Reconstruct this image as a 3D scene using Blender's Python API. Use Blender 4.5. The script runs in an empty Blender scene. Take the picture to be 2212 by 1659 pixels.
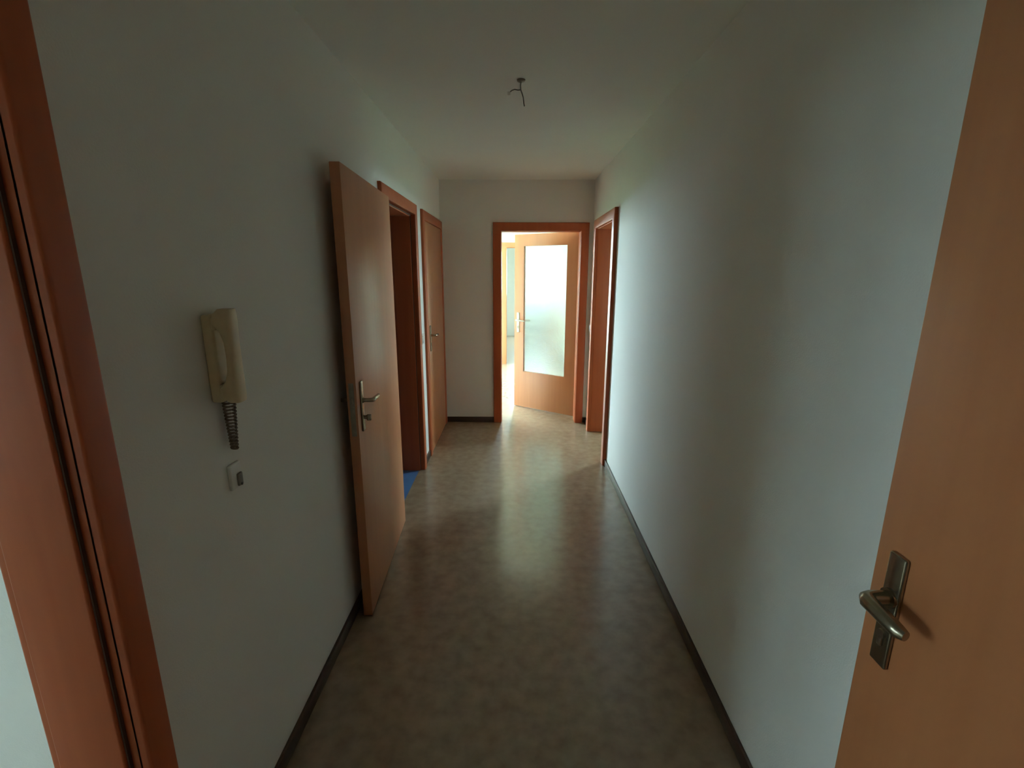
import bpy, bmesh, math, random
from mathutils import Vector, Matrix, noise as mnoise

random.seed(7)
S = bpy.context.scene
C = S.collection

# ------------------------------------------------------------------ camera
F_PX, PITCH, YAW, ROLL, EYE = 1035.46, 0.2304, -0.00803, 0.00335, 1.5956
fw = Vector((math.sin(YAW) * math.cos(PITCH), math.cos(YAW) * math.cos(PITCH), -math.sin(PITCH)))
rt = Vector((math.cos(YAW), -math.sin(YAW), 0))
up = rt.cross(fw)
rt2 = rt * math.cos(ROLL) + up * math.sin(ROLL)
up2 = -rt * math.sin(ROLL) + up * math.cos(ROLL)
cd = bpy.data.cameras.new('camera')
cd.sensor_fit = 'HORIZONTAL'
cd.sensor_width = 36.0
cd.lens = 36.0 * F_PX / 2212.0
cd.clip_start = 0.01
cam = bpy.data.objects.new('camera', cd)
C.objects.link(cam)
m = Matrix((rt2, up2, -fw)).transposed().to_4x4()
m.translation = (0, 0, EYE)
cam.matrix_world = m
S.camera = cam

# ------------------------------------------------------------------ world: even overcast daylight
SKY = (0.68, 0.87, 1.0)
SKY_STRENGTH = 360.0
w = bpy.data.worlds.new('world')
S.world = w
w.use_nodes = True
bg = w.node_tree.nodes['Background']
bg.inputs[0].default_value = (*SKY, 1)
# standard overcast sky: luminance rises from the horizon to the zenith as (1 + 2 sin e) / 3
_n = w.node_tree.nodes
_tc = _n.new('ShaderNodeTexCoord')
_sp = _n.new('ShaderNodeSeparateXYZ')
_mx = _n.new('ShaderNodeMath'); _mx.operation = 'MAXIMUM'; _mx.inputs[1].default_value = 0.0
_ma = _n.new('ShaderNodeMath'); _ma.operation = 'MULTIPLY_ADD'
_ma.inputs[1].default_value = SKY_STRENGTH * 2 / 3
_ma.inputs[2].default_value = SKY_STRENGTH / 3
w.node_tree.links.new(_tc.outputs['Generated'], _sp.inputs[0])
w.node_tree.links.new(_sp.outputs['Z'], _mx.inputs[0])
w.node_tree.links.new(_mx.outputs[0], _ma.inputs[0])
w.node_tree.links.new(_ma.outputs[0], bg.inputs[1])

S.view_settings.view_transform = 'Standard'
S.view_settings.look = 'None'
S.view_settings.gamma = 1.0
S.view_settings.use_curve_mapping = False
S.view_settings.exposure = 0.3
S.cycles.max_bounces = 12
S.cycles.diffuse_bounces = 10
S.cycles.transmission_bounces = 10
S.cycles.transparent_max_bounces = 12
S.cycles.sample_clamp_indirect = 6.0
S.cycles.use_denoising = True
S.cycles.adaptive_threshold = 0.02

D = 4.995                                    # face of the end wall
# the window openings: (plane axis, plane position, a0, a1, z0, z1, inward sign)
WIN = {
    1: ('x', -3.60, -0.85, 0.90, 0.85, 2.10, +1),      # room behind the near left door
    2: ('y', 8.40, -3.05, -0.95, 0.10, 2.36, -1),    # sitting room, beside the inner doorway
    4: ('y', D, 1.80, 2.60, 1.1, 2.0, -1),            # room on the right, unseen, added to brighten the corridor's far end
    5: ('x', -3.20, 7.20, 8.10, 0.90, 2.30, +1),      # sitting room, left side, unseen, added to light the floor by the glazed door
    3: ('y', 12.20, 0.12, 0.90, 0.95, 2.20, -1),     # far room, straight ahead
}


def portal(n):
    ax, pos, a0, a1, z0, z1, s = WIN[n]
    ld = bpy.data.lights.new('window_daylight', 'AREA')
    ld.shape = 'RECTANGLE'
    ld.size = a1 - a0
    ld.size_y = z1 - z0
    ld.cycles.is_portal = True
    o = bpy.data.objects.new('window_daylight', ld)
    C.objects.link(o)
    off = pos - s * 0.14
    d = Vector((s, 0, 0)) if ax == 'x' else Vector((0, s, 0))
    o.location = (off, (a0 + a1) / 2, (z0 + z1) / 2) if ax == 'x' else ((a0 + a1) / 2, off, (z0 + z1) / 2)
    o.rotation_euler = d.to_track_quat('-Z', 'Z').to_euler()


for n in WIN:
    portal(n)


# ------------------------------------------------------------------ materials
def lin(r, g, b):
    f = lambda c: ((c / 255 + 0.055) / 1.055) ** 2.4 if c > 10 else c / 255 / 12.92
    return (f(r), f(g), f(b), 1)


def mat(name, c1, c2, rough=0.5, scale=(20, 20, 20), detail=4, bump=0.0, bscale=60, metal=0.0, spec=0.5,
        coat=0.0, lo=0.35, hi=0.65):
    M = bpy.data.materials.new(name)
    M.use_nodes = True
    nt = M.node_tree
    b = nt.nodes['Principled BSDF']
    tc = nt.nodes.new('ShaderNodeTexCoord')
    mp = nt.nodes.new('ShaderNodeMapping')
    mp.inputs['Scale'].default_value = scale
    nz = nt.nodes.new('ShaderNodeTexNoise')
    nz.inputs['Scale'].default_value = 1.0
    nz.inputs['Detail'].default_value = detail
    rp = nt.nodes.new('ShaderNodeValToRGB')
    rp.color_ramp.elements[0].position = lo
    rp.color_ramp.elements[0].color = c1
    rp.color_ramp.elements[1].position = hi
    rp.color_ramp.elements[1].color = c2
    nt.links.new(tc.outputs['Object'], mp.inputs[0])
    nt.links.new(mp.outputs[0], nz.inputs['Vector'])
    nt.links.new(nz.outputs['Fac'], rp.inputs[0])
    nt.links.new(rp.outputs[0], b.inputs['Base Color'])
    b.inputs['Roughness'].default_value = rough
    b.inputs['Metallic'].default_value = metal
    b.inputs['Specular IOR Level'].default_value = spec
    b.inputs['Coat Weight'].default_value = coat
    b.inputs['Coat Roughness'].default_value = 0.15
    if bump:
        n2 = nt.nodes.new('ShaderNodeTexNoise')
        n2.inputs['Scale'].default_value = bscale
        n2.inputs['Detail'].default_value = 3
        bp = nt.nodes.new('ShaderNodeBump')
        bp.inputs['Strength'].default_value = bump
        bp.inputs['Distance'].default_value = 0.002
        nt.links.new(tc.outputs['Object'], n2.inputs['Vector'])
        nt.links.new(n2.outputs['Fac'], bp.inputs['Height'])
        nt.links.new(bp.outputs[0], b.inputs['Normal'])
    return M


M_WALL = mat('wall_paint', (0.79, 0.795, 0.755, 1), (0.81, 0.815, 0.775, 1), 0.75, (3, 3, 3), 6, 0.25, 220, spec=0.25)
M_CEIL = mat('ceiling_paint', (0.78, 0.785, 0.735, 1), (0.80, 0.805, 0.755, 1), 0.8, (2, 2, 2), 6, 0.25, 200, spec=0.2)
M_WOOD = mat('beech_veneer', (0.455, 0.165, 0.065, 1), (0.485, 0.183, 0.074, 1), 0.35, (26, 26, 1.4), 5, 0.0, 150, spec=0.8)
M_FRAME = mat('reddish_frame_veneer', (0.375, 0.082, 0.027, 1), (0.41, 0.096, 0.033, 1), 0.38, (26, 26, 1.4), 5, 0.0, 150, spec=0.3)
M_FLOOR = mat('mottled_vinyl', (0.235, 0.160, 0.100, 1), (0.32, 0.232, 0.152, 1), 0.27, (16, 16, 16), 6, 0.0, 90, lo=0.3, hi=0.7, spec=1.0, coat=0.45)
M_BLUE = mat('blue_floor', (0.075, 0.155, 0.33, 1), (0.085, 0.175, 0.37, 1), 0.4, (12, 12, 12), 4)
M_BASE = mat('dark_skirting', (0.045, 0.022, 0.014, 1), (0.07, 0.036, 0.022, 1), 0.4, (3, 3, 40), 4)
M_METAL = mat('bronzed_aluminium', (0.33, 0.29, 0.21, 1), (0.40, 0.35, 0.26, 1), 0.27, (40, 40, 40), 3, metal=1.0)
M_STEEL = mat('lock_steel', (0.27, 0.22, 0.17, 1), (0.32, 0.27, 0.21, 1), 0.35, (40, 40, 40), 3, metal=1.0)
M_WHITEP = mat('white_plastic', (0.72, 0.72, 0.68, 1), (0.76, 0.76, 0.72, 1), 0.35, (30, 30, 30), 2)
M_CREAM = mat('cream_plastic', (0.60, 0.49, 0.30, 1), (0.65, 0.54, 0.34, 1), 0.4, (30, 30, 30), 2)
M_CORD = mat('brown_cord', (0.16, 0.11, 0.075, 1), (0.21, 0.15, 0.10, 1), 0.5, (60, 60, 60), 2)
M_DARK = mat('dark_plastic', (0.03, 0.028, 0.025, 1), (0.045, 0.04, 0.035, 1), 0.45, (40, 40, 40), 2)
M_WIRE = mat('grey_wire', (0.20, 0.19, 0.16, 1), (0.25, 0.24, 0.20, 1), 0.5, (50, 50, 50), 2)
M_SEAL = mat('brown_seal', (0.06, 0.025, 0.015, 1), (0.08, 0.035, 0.02, 1), 0.6, (40, 40, 4), 2)
M_WHITEF = mat('white_window_frame', (0.74, 0.75, 0.74, 1), (0.78, 0.79, 0.78, 1), 0.4, (10, 10, 10), 2)
M_GRASS = mat('far_grass', (0.06, 0.09, 0.03, 1), (0.10, 0.13, 0.05, 1), 0.9, (0.4, 0.4, 0.4), 6)


def thin_glass():
    M = bpy.data.materials.new('clear_pane')
    M.use_nodes = True
    nt = M.node_tree
    nt.nodes.remove(nt.nodes['Principled BSDF'])
    t = nt.nodes.new('ShaderNodeBsdfTransparent')
    t.inputs[0].default_value = (0.93, 0.97, 0.95, 1)
    g = nt.nodes.new('ShaderNodeBsdfGlossy')
    g.inputs['Roughness'].default_value = 0.02
    mx = nt.nodes.new('ShaderNodeMixShader')
    mx.inputs[0].default_value = 0.06
    nt.links.new(t.outputs[0], mx.inputs[1])
    nt.links.new(g.outputs[0], mx.inputs[2])
    nt.links.new(mx.outputs[0], nt.nodes['Material Output'].inputs[0])
    return M


def frosted_glass():
    M = bpy.data.materials.new('frosted_ornamental_glass')
    M.use_nodes = True
    nt = M.node_tree
    b = nt.nodes['Principled BSDF']
    b.inputs['Base Color'].default_value = (0.60, 0.665, 0.65, 1)
    b.inputs['Roughness'].default_value = 0.25
    b.inputs['IOR'].default_value = 1.45
    b.inputs['Transmission Weight'].default_value = 1.0
    tc = nt.nodes.new('ShaderNodeTexCoord')
    nz = nt.nodes.new('ShaderNodeTexNoise')
    nz.inputs['Scale'].default_value = 70
    nz.inputs['Detail'].default_value = 2
    bp = nt.nodes.new('ShaderNodeBump')
    bp.inputs['Strength'].default_value = 0.35
    bp.inputs['Distance'].default_value = 0.003
    nt.links.new(tc.outputs['Object'], nz.inputs['Vector'])
    nt.links.new(nz.outputs['Fac'], bp.inputs['Height'])
    nt.links.new(bp.outputs[0], b.inputs['Normal'])
    return M


def dimming_net(thread):
    M = bpy.data.materials.new('dimming_net_fabric')
    M.use_nodes = True
    nt = M.node_tree
    nt.nodes.remove(nt.nodes['Principled BSDF'])
    t = nt.nodes.new('ShaderNodeBsdfTransparent')
    g = nt.nodes.new('ShaderNodeBsdfDiffuse')
    g.inputs[0].default_value = (0.55, 0.55, 0.52, 1)
    mx = nt.nodes.new('ShaderNodeMixShader')
    mx.inputs[0].default_value = thread          # share of window light the added net holds back
    nt.links.new(t.outputs[0], mx.inputs[1])
    nt.links.new(g.outputs[0], mx.inputs[2])
    nt.links.new(mx.outputs[0], nt.nodes['Material Output'].inputs[0])
    return M


M_NET = dimming_net(0.922)
M_NET2 = dimming_net(0.5)
M_PANE = thin_glass()
M_FROST = frosted_glass()


# ------------------------------------------------------------------ helpers
def tag(o, label=None, cat=None, group=None, kind=None):
    for k, v in (('label', label), ('category', cat), ('group', group), ('kind', kind)):
        if v:
            o[k] = v
    return o


def origin(p):
    while p and p.parent:
        p = p.parent
    return Vector(p.location) if p else Vector((0, 0, 0))


def obj(name, bm, material, parent=None, at=None, smooth=35):
    """one mesh object; the bmesh holds world coordinates"""
    me = bpy.data.meshes.new(name)
    o0 = origin(parent) if parent else (Vector(at) if at else Vector((0, 0, 0)))
    bmesh.ops.transform(bm, matrix=Matrix.Translation(-o0), verts=bm.verts)
    bmesh.ops.recalc_face_normals(bm, faces=bm.faces)
    bm.to_mesh(me)
    bm.free()
    me.materials.append(material)
    if smooth:
        for p in me.polygons:
            p.use_smooth = True
        me.set_sharp_from_angle(angle=math.radians(smooth))
    o = bpy.data.objects.new(name, me)
    C.objects.link(o)
    if parent:
        o.parent = parent
    else:
        o.location = o0
    return o


def empty(name, loc):
    o = bpy.data.objects.new(name, None)
    o.empty_display_size = 0.1
    o.location = loc
    C.objects.link(o)
    return o


def add_box(bm, x0, x1, y0, y1, z0, z1, bevel=0.0, seg=2, M=None):
    r = bmesh.ops.create_cube(bm, size=1.0)
    vs = r['verts']
    for v in vs:
        v.co = Vector((x0 + (v.co.x + .5) * (x1 - x0), y0 + (v.co.y + .5) * (y1 - y0), z0 + (v.co.z + .5) * (z1 - z0)))
    if bevel:
        es = list({e for v in vs for e in v.link_edges})
        rb = bmesh.ops.bevel(bm, geom=es, offset=bevel, segments=seg, affect='EDGES', profile=0.5)
        vs = list({v for f in rb['faces'] for v in f.verts} | {v for v in vs if v.is_valid})
    if M is not None:
        bmesh.ops.transform(bm, matrix=M, verts=vs)
    return bm


def box(*a, **k):
    return add_box(bmesh.new(), *a, **k)


def add_tube(bm, pts, r, n=12, caps=True):
    pts = [Vector(p) for p in pts]
    rings = []
    nrm = None
    for i, p in enumerate(pts):
        if i == 0:
            t = pts[1] - p
        elif i == len(pts) - 1:
            t = p - pts[i - 1]
        else:
            t = (pts[i + 1] - p).normalized() + (p - pts[i - 1]).normalized()
        t.normalize()
        if nrm is None:
            a = Vector((0, 0, 1)) if abs(t.z) < .9 else Vector((1, 0, 0))
            nrm = t.cross(a).normalized()
        else:
            nrm = (nrm - t * nrm.dot(t)).normalized()
        b = t.cross(nrm)
        rr = r[i] if isinstance(r, (list, tuple)) else r
        rings.append([bm.verts.new(p + (nrm * math.cos(2 * math.pi * k / n) + b * math.sin(2 * math.pi * k / n)) * rr)
                      for k in range(n)])
    for A, B in zip(rings, rings[1:]):
        for k in range(n):
            bm.faces.new((A[k], A[(k + 1) % n], B[(k + 1) % n], B[k]))
    if caps:
        bm.faces.new(rings[0][::-1])
        bm.faces.new(rings[-1])
    return bm


def tube(*a, **k):
    return add_tube(bmesh.new(), *a, **k)


def arc(c, r, a0, a1, n):
    return [(c[0] + r * math.cos(math.radians(a0 + (a1 - a0) * i / n)),
             c[1] + r * math.sin(math.radians(a0 + (a1 - a0) * i / n))) for i in range(n + 1)]


def sweep_u(prof, s0, s1, zt, place):
    """closed profile (u outward from the opening, v into the wall) swept up, across and down an opening"""
    bm = bmesh.new()
    loops = []
    for k in range(4):
        L = []
        for u, v in prof:
            s = s0 - u if k < 2 else s1 + u
            z = 0.0 if k in (0, 3) else zt + u
            L.append(bm.verts.new(place(s, v, z)))
        loops.append(L)
    n = len(prof)
    for A, B in zip(loops, loops[1:]):
        for i in range(n):
            bm.faces.new((A[i], A[(i + 1) % n], B[(i + 1) % n], B[i]))
    bm.faces.new(loops[0])
    bm.faces.new(loops[-1][::-1])
    return bm


def casing_profile(ui, uo, p, v0=0.0, sgn=-1):
    """flat board with rounded front edges; p = how far it stands proud of the wall"""
    r = 0.007
    pr = [(uo, v0)] + [(uo - r + r * math.cos(a), v0 + sgn * (p - r + r * math.sin(a)))
                       for a in [math.pi / 2 * i / 4 for i in range(5)]]
    pr += [(ui + r - r * math.sin(a), v0 + sgn * (p - r + r * math.cos(a)))
           for a in [math.pi / 2 * i / 4 for i in range(5)]]
    pr += [(ui, v0)]
    return pr


# ------------------------------------------------------------------ room shell
L, R, D, H, T = -0.762, 0.764, 4.995, 2.468, 0.15
YF = -0.12                                   # inner face of the entrance wall
OP1 = (-0.045, 0.755)                        # openings along y / x
OP2 = (2.88, 3.67)
OP3 = (4.075, 4.895)
OP4 = (3.885, 4.685)
OPB = (-0.151, 0.638)
OPI = (-0.165, 0.64)
OPE = (-0.175, 0.685)
ZO = 1.985


def wall(name, ax, p0, p1, a0, a1, holes=(), label=None, mat_=M_WALL, z0=0.0, z1=None):
    """wall slab with rectangular holes (a0,a1,z0,z1)"""
    z1 = z1 or H
    bm = bmesh.new()
    cuts = sorted(holes)
    pos = a0

    def seg(b0, b1, c0, c1):
        if b1 - b0 < 1e-4 or c1 - c0 < 1e-4:
            return
        if ax == 'x':
            add_box(bm, p0, p1, b0, b1, c0, c1)
        else:
            add_box(bm, b0, b1, p0, p1, c0, c1)
    for h0, h1, k0, k1 in cuts:
        seg(pos, h0, z0, z1)
        seg(h0, h1, z0, k0)
        seg(h0, h1, k1, z1)
        pos = h1
    seg(pos, a1, z0, z1)
    o = obj(name, bm, mat_, smooth=0)
    tag(o, label, 'wall', kind='structure')
    return o


def hole(op, z1=ZO, z0=0.0, e=0.035):
    return (op[0] - e, op[1] + e, z0, z1 + e)


wall('wall_left', 'x', L - T, L, YF - T, D, [hole(OP1), hole(OP2)], 'long pale painted corridor wall with the intercom on it')
wall('wall_right', 'x', R, R + T, YF - T, D, [hole(OP4)], 'long pale corridor wall without fittings until the far doorway')
wall('wall_back', 'y', D, D + T, -3.2, 3.2, [hole(OPB), WIN[4][2:6]], 'short end wall around the glazed door')
wall('wall_entrance', 'y', YF - T, YF, L, R, [hole(OPE)], 'wall around the entrance behind the viewer')
# near left room
wall('wall_near_room_side', 'y', 1.02, 1.12, -3.6, L - T, label='bright white wall seen through the near left doorway')
wall('wall_near_room_end', 'y', -1.75, -1.65, -3.6, L - T, label='end wall of the near left room')
wall('wall_near_room_outer', 'x', -3.75, -3.6, -1.75, 1.12, [WIN[1][2:6]], label='window wall of the near left room')
wall('wall_near_room_entrance', 'x', L - T, L, -1.75, YF - T, label='wall between the near left room and the landing')
# bathroom
wall('wall_bathroom_far', 'y', 3.85, 3.95, -2.9, L - T, label='far wall of the blue-floored room')
wall('wall_bathroom_outer', 'x', -3.05, -2.9, 1.12, 3.95, label='outer wall of the blue-floored room')
# right-hand room
wall('wall_right_room_near', 'y', 2.4, 2.5, R + T, 3.2, label='near wall of the room on the right')
wall('wall_right_room_outer', 'x', 3.2, 3.35, 2.4, D + T , label='outer wall of the room on the right')
# sitting room beyond the glazed door
wall('wall_sitting_room_far', 'y', 8.40, 8.55, -3.2, 1.25, [(WIN[2][2], WIN[2][3], WIN[2][4], WIN[2][5]), hole(OPI)], 'white far wall of the bright room beyond the glazed door')
wall('wall_sitting_room_left', 'x', -3.35, -3.2, D, 8.55, [WIN[5][2:6]], label='left wall of the bright room beyond the glazed door')
wall('wall_sitting_room_right', 'x', 1.10, 1.25, D + T, 8.40, label='right wall of the bright room beyond the glazed door')
# farthest room
wall('wall_far_room_window', 'y', 12.20, 12.35, -0.75, 1.75, [(WIN[3][2], WIN[3][3], WIN[3][4], WIN[3][5])], 'window wall of the farthest room')
wall('wall_far_room_left', 'x', -0.90, -0.75, 8.55, 12.35, label='left wall of the farthest room')
wall('wall_far_room_right', 'x', 1.75, 1.90, 8.40, 12.35, label='right wall of the farthest room')
wall('wall_far_room_near', 'y', 8.40, 8.55, 1.25, 1.75, label='near wall of the farthest room')
# landing outside the entrance
wall('wall_landing_right', 'x', R, R + T, -1.75, YF - T, label='right wall of the landing')
wall('wall_landing_end', 'y', -1.90, -1.75, L - T, R + T, label='end wall of the landing')


def slab(name, x0, x1, y0, y1, z0, z1, material, label, cat):
    return tag(obj(name, box(x0, x1, y0, y1, z0, z1), material, smooth=0), label, cat, kind='structure')


slab('floor', L - 0.028, R + 0.001, YF - T, D + T * 0.5, -0.06, 0.0, M_FLOOR, 'mottled tan vinyl floor of the corridor', 'floor')
slab('floor_near_room', -3.6, L - 0.028, -1.65, 1.02, -0.06, -0.001, M_FLOOR, 'vinyl floor of the near left room', 'floor')
slab('floor_bathroom', -2.9, L - 0.028, 1.12, 3.85, -0.06, -0.001, M_BLUE, 'blue floor showing past the open bathroom door', 'floor')
slab('floor_right_room', R + 0.001, 3.2, 2.5, D, -0.06, -0.001, M_FLOOR, 'vinyl floor of the room on the right', 'floor')
slab('floor_sitting_room', -3.2, 1.10, D + T * 0.5, 8.475, -0.06, 0.0, M_FLOOR, 'brightly lit vinyl floor beyond the glazed door', 'floor')
slab('floor_far_room', -0.75, 1.75, 8.475, 12.2, -0.06, 0.0, M_FLOOR, 'vinyl floor of the farthest room', 'floor')
slab('floor_landing', L, R, -1.75, YF - T, -0.06, -0.001, M_FLOOR, 'floor of the landing outside the entrance', 'floor')
slab('ceiling', -3.75, 3.35, -1.90, 12.35, H, H + 0.15, M_CEIL, 'plain pale ceiling of the corridor', 'ceiling')
slab('ground', -40, 40, -30, 60, -3.2, -3.0, M_GRASS, 'lawn outside the windows', 'ground')

# skirting boards
bt, bh = 0.013, 0.058


def skirting(name, runs, label):
    bm = bmesh.new()
    for ax, p, s, a0, a1 in runs:
        if ax == 'x':
            add_box(bm, min(p, p + s * bt), max(p, p + s * bt), a0, a1, 0, bh, bevel=0.003)
        else:
            add_box(bm, a0, a1, min(p, p + s * bt), max(p, p + s * bt), 0, bh, bevel=0.003)
    return tag(obj(name, bm, M_BASE), label, 'baseboard', kind='structure')


skirting('baseboard_left', [('x', L, 1, OP1[1] + .08, OP2[0] - .09), ('x', L, 1, OP2[1] + .09, OP3[0] - .09)],
         'dark brown skirting along the foot of the left wall')
skirting('baseboard_right', [('x', R, -1, YF, OP4[0] - .085), ('x', R, -1, OP4[1] + .085, D - bt)],
         'dark brown skirting along the foot of the right wall')
skirting('baseboard_back', [('y', D, -1, L, OPB[0] - .085), ('y', D, -1, OPB[1] + .085, R)],
         'dark brown skirting along the foot of the end wall')
skirting('baseboard_far', [('y', 8.40, -1, -3.2, OPI[0] - .085), ('y', 8.40, -1, OPI[1] + .085, 1.10)],
         'dark brown skirting in the bright room')


# ------------------------------------------------------------------ doors
def door_frame(name, op, place, loc, label, rebate, uo=0.09, p=0.022, zt=ZO, back=True, fm=None):
    """empty > casing, jamb, rear_casing, seal; rebate = 'front' / 'rear' / None side where the leaf seats"""
    fm = fm or M_FRAME
    e = empty(name, loc)
    tag(e, label, 'door', kind='structure')
    rb = 0.014
    ui_f = rb if rebate == 'front' else 0.004
    ui_r = rb if rebate == 'rear' else 0.004
    obj('casing', sweep_u(casing_profile(ui_f, uo, p), op[0], op[1], zt, place), fm, e)
    v0 = 0.018 if rebate == 'front' else -0.004
    v1 = T - 0.018 if rebate == 'rear' else T + 0.004
    r = 0.005
    j = [(0.033, v0), (r, v0)] + [(r - r * math.sin(a), v0 + r - r * math.cos(a)) for a in (math.pi / 8, math.pi / 4, 3 * math.pi / 8)] + [(0, v0 + r)]
    j += [(0, v1 - r)] + [(r - r * math.cos(a), v1 - r + r * math.sin(a)) for a in (math.pi / 8, math.pi / 4, 3 * math.pi / 8)] + [(r, v1), (0.033, v1)]
    obj('jamb', sweep_u(j, op[0], op[1], zt, place), fm, e)
    if rebate == 'front':
        obj('rebate', sweep_u([(rb, -0.004), (0.0335, -0.004), (0.0335, v0), (rb, v0)], op[0], op[1], zt, place), fm, e)
        obj('seal', sweep_u([(0.006, v0 - 0.004), (rb - 0.001, v0 - 0.004), (rb - 0.001, v0 - 0.0005), (0.006, v0 - 0.0005)], op[0], op[1], zt, place), M_SEAL, e)
    if rebate == 'rear':
        obj('rebate', sweep_u([(rb, v1), (0.0335, v1), (0.0335, T + .004), (rb, T + .004)], op[0], op[1], zt, place), fm, e)
        obj('seal', sweep_u([(0.006, v1 + 0.0005), (rb - 0.001, v1 + 0.0005), (rb - 0.001, v1 + 0.004), (0.006, v1 + 0.004)], op[0], op[1], zt, place), M_SEAL, e)
    if back:
        obj('rear_casing', sweep_u(casing_profile(ui_r, uo, p, v0=T, sgn=1), op[0], op[1], zt, place), fm, e)
    return e


def P_left(s, v, z): return Vector((L - v, s, z))
def P_right(s, v, z): return Vector((R + v, s, z))
def P_back(s, v, z): return Vector((s, D + v, z))
def P_inner(s, v, z): return Vector((s, 8.40 + v, z))
def P_ent(s, v, z): return Vector((s, YF - v, z))


def leaf_matrix(hinge, free):
    """local frame: x from hinge to free edge, y = face normal turned left of x, z up"""
    h = Vector((hinge[0], hinge[1], 0))
    d = (Vector((free[0], free[1], 0)) - h).normalized()
    n = Vector((-d.y, d.x, 0))
    M = Matrix((d, n, Vector((0, 0, 1)))).transposed().to_4x4()
    M.translation = h
    return M


def tf(bm, M):
    bmesh.ops.transform(bm, matrix=M, verts=bm.verts)
    return bm


def furniture(leaf, M, xs, face_y, sgn, zc, towards, material, turn=None, key='cylinder', plate_h=0.225, plate_w=0.036, lever_len=0.112, thick=1.0):
    """long backplate, neck and lever on one leaf face. xs = position along the leaf, towards = -1 lever points to the hinge"""
    y0, y1 = face_y, face_y + sgn * 0.009
    zb, zt = zc - plate_h * 0.62, zc + plate_h * 0.38
    obj('handle_plate', tf(box(xs - plate_w / 2, xs + plate_w / 2, min(y0, y1), max(y0, y1), zb, zt, bevel=0.004, seg=3), M), material, leaf)
    yn = face_y + sgn * 0.052
    bm = tube([(xs, face_y + sgn * 0.006, zc), (xs, face_y + sgn * 0.013, zc), (xs, face_y + sgn * 0.0131, zc), (xs, yn - sgn * 0.012, zc),
               (xs + towards * 0.003, yn - sgn * 0.004, zc), (xs + towards * 0.011, yn, zc), (xs + towards * 0.03, yn, zc - 0.0005),
               (xs + towards * 0.07, yn + sgn * 0.001, zc - 0.002), (xs + towards * (lever_len - 0.01), yn - sgn * 0.001, zc - 0.004),
               (xs + towards * lever_len, yn - sgn * 0.004, zc - 0.004)],
              [q * thick for q in (0.0125, 0.0125, 0.009, 0.009, 0.0095, 0.0098, 0.0095, 0.009, 0.0085, 0.006)], 14)
    obj('lever', tf(bm, M), material, leaf)
    zk = zc - 0.078
    if turn == 'knob':
        bm = tube([(xs, face_y + sgn * 0.008, zk), (xs, face_y + sgn * 0.022, zk)], 0.0085, 12)
        add_box(bm, xs - 0.006, xs + 0.006, min(face_y + sgn * 0.020, face_y + sgn * 0.040), max(face_y + sgn * 0.020, face_y + sgn * 0.040), zk - 0.015, zk + 0.013, bevel=0.004, seg=3)
        obj('thumb_turn', tf(bm, M), material, leaf)
    elif turn == 'slot':
        bm = tube([(xs, face_y + sgn * 0.008, zk), (xs, face_y + sgn * 0.011, zk)], 0.009, 14)
        obj('release_slot', tf(bm, M), material, leaf)
    else:
        bm = tube([(xs, face_y + sgn * 0.008, zk + 0.005), (xs, face_y + sgn * 0.0125, zk + 0.005)], 0.0085, 16)
        add_box(bm, xs - 0.005, xs + 0.005, min(face_y + sgn * 0.008, face_y + sgn * 0.0125), max(face_y + sgn * 0.008, face_y + sgn * 0.0125), zk - 0.018, zk, bevel=0.002)
        obj('lock_cylinder', tf(bm, M), M_STEEL, leaf)


# --- door 1: empty doorway at the near left
door_frame('door_1', OP1, P_left, (L, OP1[1], 0), 'reddish beech door frame at the near left edge of the corridor', 'front', uo=0.080)

# --- door 2: bathroom, leaf swung back along the left wall
d2 = door_frame('door_2', OP2, P_left, (L, OP2[0], 0), 'beech door swung wide open along the left wall, blue floor behind', 'front')
HX, HY = -0.7165, 2.845                     # hinge end of the corridor-side face
FX, FY = -0.6735, 1.958                     # free end
M2 = leaf_matrix((HX, HY), (FX, FY))       # n points towards +x (corridor)
W2 = math.hypot(FX - HX, FY - HY)
bm = box(0, W2, -0.041, 0, 0.006, 2.001, bevel=0.0025)
leaf2 = obj('leaf', tf(bm, M2), M_WOOD, d2)
furniture(leaf2, M2, W2 - 0.062, 0.0, 1, 1.046, -1, M_METAL, turn='knob')
furniture(leaf2, M2, W2 - 0.062, -0.041, -1, 1.046, -1, M_METAL, turn='slot', lever_len=0.10)
obj('lock_plate', tf(box(W2 - 0.0005, W2 + 0.0022, -0.031, -0.010, 0.90, 1.135, bevel=0.0008), M2), M_STEEL, leaf2)
obj('latch', tf(box(W2, W2 + 0.010, -0.026, -0.015, 1.045, 1.075, bevel=0.003), M2), M_STEEL, leaf2)
for zc in (0.25, 1.78):
    bm = tube([(L + 0.030, HY + 0.014, zc - 0.045), (L + 0.030, HY + 0.014, zc + 0.045)], 0.0075, 14)
    add_tube(bm, [(L + 0.030, HY + 0.014, zc + 0.0455), (L + 0.030, HY + 0.014, zc + 0.055)], [0.0085, 0.004], 14)
    obj('hinge', bm, M_STEEL, leaf2)

# --- door 3: closed narrow door in the far left corner
d3 = door_frame('door_3', OP3, P_left, (L, OP3[0], 0), 'closed beech door at the far end of the left wall', 'front', back=False)
M3 = leaf_matrix((L + 0.0, OP3[1] + 0.011), (L + 0.0, OP3[0] - 0.008))
W3 = OP3[1] - OP3[0] + 0.019
leaf3 = obj('leaf', tf(box(0, W3, -0.012, 0.017, 0.006, 1.994, bevel=0.003), M3), M_WOOD, d3)
furniture(leaf3, M3, W3 - 0.075, 0.017, 1, 1.055, -1, M_METAL)

# --- door 4: open doorway on the right
door_frame('door_4', OP4, P_right, (R, OP4[0], 0), 'empty beech doorway at the far end of the right wall', 'rear', uo=0.085, p=0.030)

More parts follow.
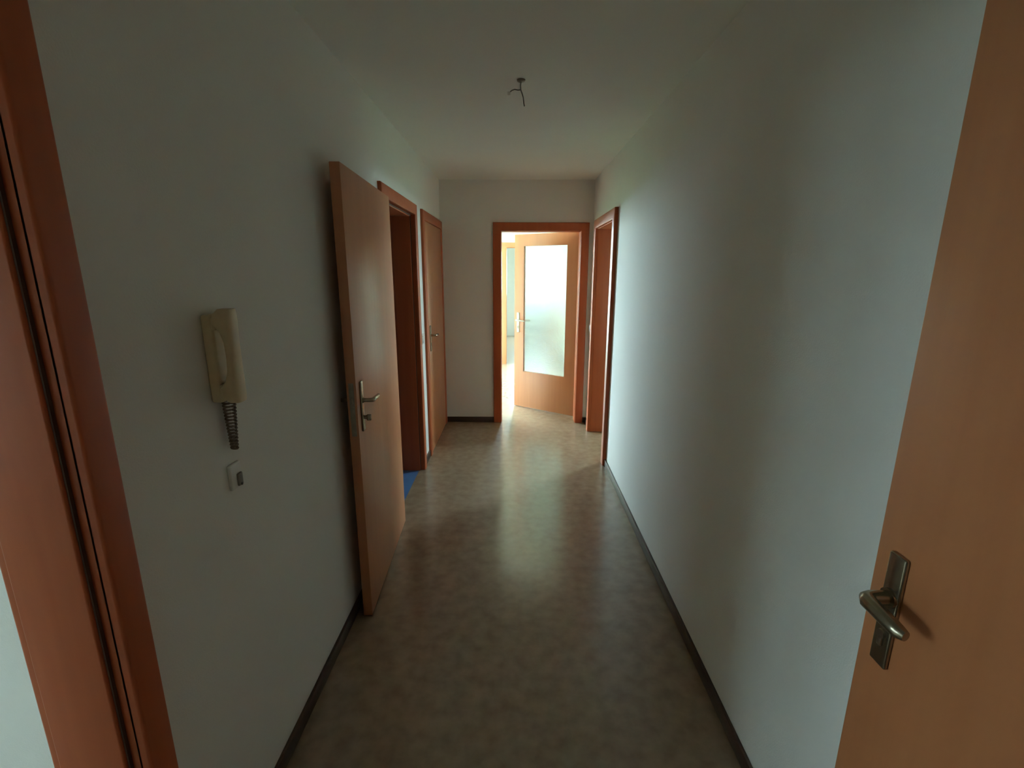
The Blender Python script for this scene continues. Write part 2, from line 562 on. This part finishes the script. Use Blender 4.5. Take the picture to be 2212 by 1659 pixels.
# --- door 5: glazed door ajar in the end wall
d5 = door_frame('door_5', OPB, P_back, (OPB[1], D, 0), 'glazed beech door standing ajar in the end wall', 'rear', uo=0.085)
M5 = leaf_matrix((0.655, D + T + 0.052), (-0.018, D + T + 0.052 + 0.458))
W5 = math.hypot(0.673, 0.458)
# n = (-d.y, d.x): d = (-.83,.56) -> n = (-.56,-.83): towards the corridor, so the corridor face is y = 0
gx0, gx1, gz0, gz1 = 0.128, W5 - 0.112, 0.43, 1.885
bm = bmesh.new()
for a in ((0, gx0, 0.006, 2.001), (gx1, W5, 0.006, 2.001), (gx0, gx1, 0.006, gz0), (gx0, gx1, gz1, 2.001)):
    add_box(bm, a[0], a[1], -0.041, 0, a[2], a[3])
bmesh.ops.remove_doubles(bm, verts=bm.verts, dist=1e-5)
leaf5 = obj('leaf', tf(bm, M5), M_WOOD, d5)
bm = bmesh.new()
b = 0.012
for (ya, yb) in ((-0.014, -0.001), (-0.040, -0.022)):
    add_box(bm, gx0, gx0 + b, ya, yb, gz0, gz1)
    add_box(bm, gx1 - b, gx1, ya, yb, gz0, gz1)
    add_box(bm, gx0 + b, gx1 - b, ya, yb, gz0, gz0 + b)
    add_box(bm, gx0 + b, gx1 - b, ya, yb, gz1 - b, gz1)
obj('glazing_bead', tf(bm, M5), M_WOOD, leaf5)
obj('pane', tf(box(gx0 + 0.002, gx1 - 0.002, -0.021, -0.016, gz0 + 0.002, gz1 - 0.002), M5), M_FROST, leaf5)
furniture(leaf5, M5, W5 - 0.055, 0.0, 1, 1.045, -1, M_WHITEP, plate_h=0.23)
furniture(leaf5, M5, W5 - 0.055, -0.041, -1, 1.045, -1, M_WHITEP, plate_h=0.23)
for zc in (0.25, 1.78):
    bm = tube([(0.668, D + T + 0.030, zc - 0.045), (0.668, D + T + 0.030, zc + 0.045)], 0.0075, 14)
    obj('hinge', bm, M_STEEL, leaf5)

# --- door 6: doorway between the bright room and the farthest room
door_frame('door_6', OPI, P_inner, (OPI[0], 8.40, 0), 'pale beech doorway glimpsed through the gap beside the glazed door', 'rear', uo=0.085, fm=M_WOOD)

# --- door 7: the entrance door, leaf folded back along the right wall beside the viewer
d7 = door_frame('door_7', OPE, P_ent, (OPE[1], YF, 0), 'large beech entrance door leaf filling the right edge, handle at its free edge', 'front', uo=0.075)
M7 = leaf_matrix((0.664, -0.075), (0.664, 0.792))   # d=+y, n=-x: corridor face y=0
W7 = 0.867
leaf7 = obj('leaf', tf(box(0, W7, -0.045, 0, 0.006, 2.001, bevel=0.003), M7), M_WOOD, d7)
furniture(leaf7, M7, W7 - 0.055, 0.0, 1, 1.042, -1, M_METAL, plate_h=0.218, plate_w=0.037, lever_len=0.088, thick=1.4)
for zc in (0.25, 1.78):
    bm = tube([(0.668, -0.087, zc - 0.045), (0.668, -0.087, zc + 0.045)], 0.0075, 14)
    obj('hinge', bm, M_STEEL, leaf7)


# ------------------------------------------------------------------ windows
def window(n, label):
    ax, pos, a0, a1, z0, z1, s = WIN[n]
    off = pos - s * 0.08
    e = empty('window_%d' % n, (off, a0, z0) if ax == 'x' else (a0, off, z0))
    tag(e, label, 'window', kind='structure')

    def bx(bm, c0, c1, k0, k1, d0, d1, bv=0.004):
        q0, q1 = off + d0, off + d1
        if ax == 'x':
            add_box(bm, q0, q1, c0, c1, k0, k1, bevel=bv)
        else:
            add_box(bm, c0, c1, q0, q1, k0, k1, bevel=bv)
    bm = bmesh.new()
    f = 0.05
    bx(bm, a0, a0 + f, z0, z1, -.035, .035)
    bx(bm, a1 - f, a1, z0, z1, -.035, .035)
    bx(bm, a0 + f, a1 - f, z0, z0 + f, -.035, .035)
    bx(bm, a0 + f, a1 - f, z1 - f, z1, -.035, .035)
    obj('window_frame', bm, M_WHITEF, e)
    nsash = 2 if a1 - a0 > 1.2 else 1
    wd = (a1 - a0 - 2 * f) / nsash
    for i in range(nsash):
        c0, c1 = a0 + f + i * wd + .002, a0 + f + (i + 1) * wd - .002
        k0, k1 = z0 + f + .002, z1 - f - .002
        g = 0.055
        bm = bmesh.new()
        bx(bm, c0, c0 + g, k0, k1, -.03, .03)
        bx(bm, c1 - g, c1, k0, k1, -.03, .03)
        bx(bm, c0 + g, c1 - g, k0, k0 + g, -.03, .03)
        bx(bm, c0 + g, c1 - g, k1 - g, k1, -.03, .03)
        sa = obj('sash', bm, M_WHITEF, e)
        bm = bmesh.new()
        bx(bm, c0 + g - .004, c1 - g + .004, k0 + g - .004, k1 - g + .004, -.003, .003, 0)
        obj('pane', bm, M_PANE, sa)


window(1, 'white window of the near left room')
window(2, 'large white window of the bright room beyond the glazed door')
window(4, 'added unseen window of the room on the right, brightening the far end')
window(5, 'added unseen white window in the left wall of the bright room, lighting its floor')
window(3, 'window glowing through the frosted pane of the glazed door')

def curtain(place, a0, a1, z0, z1, material, label):  # nets added only to cut and soften the daylight from two windows
    """pleated net on a rail; place(a, d, z) with d = distance from the wall"""
    cu = tag(empty('dimming_net', place((a0 + a1) / 2, 0.06, z0)), label, 'curtain')
    bm = bmesh.new()
    row0, row1 = [], []
    n = int((a1 - a0) * 60)
    for i in range(n + 1):
        a = a0 + (a1 - a0) * i / n
        d = 0.065 + 0.014 * math.sin(i * 1.1) + 0.005 * math.sin(i * 0.37)
        row0.append(bm.verts.new(place(a, d, z0)))
        row1.append(bm.verts.new(place(a, d, z1)))
    for i in range(n):
        bm.faces.new((row0[i], row0[i + 1], row1[i + 1], row1[i]))
    obj('dimming_fabric', bm, material, cu, smooth=80)
    obj('curtain_rail', tube([place(a0 - .04, .065, z1 + .01), place(a1 + .04, .065, z1 + .01)], 0.011, 10), M_WHITEF, cu)
    for a in (a0 + .08, a1 - .08):
        obj('rail_bracket', tube([place(a, -.001, z1 + .01), place(a, .065, z1 + .01)], 0.008, 8), M_WHITEF, cu)


curtain(lambda a, d, z: Vector((-3.6 + d, a, z)), -0.98, 0.97, 0.72, 2.24, M_NET, 'added unseen dense net dimming the window of the near left room')
curtain(lambda a, d, z: Vector((a, 12.2 - d, z)), -0.02, 1.04, 0.80, 2.32, M_NET2, 'added light net dimming the window seen through the frosted pane')

# ------------------------------------------------------------------ intercom on the left wall
ic = tag(empty('intercom', (L, 1.19, 1.27)), 'cream handset intercom hanging on the left wall', 'intercom')
obj('wall_unit', box(L, L + 0.030, 1.150, 1.262, 1.272, 1.492, bevel=0.008, seg=4), M_CREAM, ic)
# handset: two bulged ends and a slimmer grip
bm = bmesh.new()
prof = [(0.000, 0.020, 0.030), (0.012, 0.026, 0.042), (0.035, 0.027, 0.046), (0.055, 0.024, 0.030), (0.080, 0.021, 0.024),
        (0.115, 0.020, 0.023), (0.150, 0.021, 0.024), (0.175, 0.024, 0.030), (0.197, 0.027, 0.046), (0.218, 0.026, 0.042), (0.230, 0.020, 0.030)]
rings = []
for dz, hw, th in prof:
    z = 1.276 + dz
    ring = []
    n = 20
    for k in range(n):
        a = 2 * math.pi * k / n
        ca, sa = math.cos(a), math.sin(a)
        e = 0.55
        yy = hw * math.copysign(abs(ca) ** e, ca)
        xx = th / 2 * math.copysign(abs(sa) ** e, sa)
        ring.append(bm.verts.new((L + 0.080 - th / 2 + xx - 0.002, 1.160 + yy, z)))
    rings.append(ring)
for A, B in zip(rings, rings[1:]):
    for k in range(len(A)):
        bm.faces.new((A[k], A[(k + 1) % len(A)], B[(k + 1) % len(A)], B[k]))
bm.faces.new(rings[0][::-1])
bm.faces.new(rings[-1])
obj('handset', bm, M_CREAM, ic, smooth=60)
for z0 in (1.290, 1.455):
    obj('cradle', box(L + 0.028, L + 0.040, 1.145, 1.178, z0, z0 + 0.030, bevel=0.003), M_CREAM, ic)
obj('door_release_button', box(L + 0.028, L + 0.034, 1.212, 1.242, 1.300, 1.322, bevel=0.002), M_WHITEP, ic)
# coiled cord hanging in a short bunch below the unit
path = []
for i in range(481):
    t = i / 480
    if t < 0.5:
        q = t / 0.5
        cy, cz = 1.180 + 0.012 * q, 1.272 - 0.135 * q
    else:
        q = (t - 0.5) / 0.5
        cy, cz = 1.192 + 0.016 * q, 1.137 + 0.133 * q
    a = 2 * math.pi * 30 * t
    path.append((L + 0.018 + 0.0075 * math.cos(a), cy + 0.0075 * math.sin(a), cz))
obj('coiled_cord', tube(path, 0.0028, 6), M_CORD, ic)

so = tag(empty('cable_outlet', (L, 1.197, 1.02)), 'small pale cable outlet on the left wall under the intercom', 'outlet')
obj('outlet_plate', box(L, L + 0.010, 1.172, 1.222, 1.022, 1.092, bevel=0.004, seg=3), M_WHITEP, so)
obj('outlet_cover', box(L + 0.009, L + 0.016, 1.196, 1.216, 1.026, 1.062, bevel=0.003, seg=2), M_WIRE, so)
obj('screw', tube([(L + 0.009, 1.2055, 1.030), (L + 0.018, 1.2055, 1.030)], 0.0035, 12), M_DARK, so)


# ------------------------------------------------------------------ light switches
def light_switch(loc, sgn, label):
    x, y, z = loc
    e = tag(empty('light_switch', loc), label, 'switch', 'light switches')
    a, b = sorted((x, x + sgn * 0.011))
    obj('switch_frame', box(a, b, y - 0.041, y + 0.041, z - 0.041, z + 0.041, bevel=0.004, seg=3), M_WHITEP, e)
    a, b = sorted((x + sgn * 0.009, x + sgn * 0.016))
    obj('rocker', box(a, b, y - 0.028, y + 0.028, z - 0.028, z + 0.028, bevel=0.003, seg=2), M_WHITEP, e)


light_switch((R, 4.885, 1.04), -1, 'white light switch on the right wall in the far corner')
light_switch((L, 3.872, 1.06), 1, 'white light switch between the open and the closed left doors')

# ------------------------------------------------------------------ bare lamp wires on the ceiling
lw = tag(empty('ceiling_wire', (0.018, 2.504, H)), 'bare lamp wires hanging from the corridor ceiling', 'wire')
bm = tube([(0.018, 2.504, H), (0.018, 2.504, H - 0.006), (0.018, 2.504, H - 0.010)], [0.020, 0.019, 0.012], 20)
obj('ceiling_rose', bm, M_WIRE, lw)
obj('wire', tube([(0.018, 2.504, H - 0.006), (0.015, 2.500, H - 0.025), (0.016, 2.496, H - 0.045), (0.022, 2.49, H - 0.062),
                  (0.028, 2.487, H - 0.080), (0.031, 2.486, H - 0.105), (0.034, 2.486, H - 0.118)], 0.0028, 8), M_WIRE, lw)
obj('wire', tube([(0.016, 2.496, H - 0.045), (0.004, 2.498, H - 0.046), (-0.012, 2.50, H - 0.042), (-0.026, 2.502, H - 0.046),
                  (-0.036, 2.502, H - 0.054)], 0.0026, 8), M_WIRE, lw)
obj('terminal_block', box(-0.046, -0.032, 2.495, 2.509, H - 0.068, H - 0.052, bevel=0.002), M_WHITEP, lw)
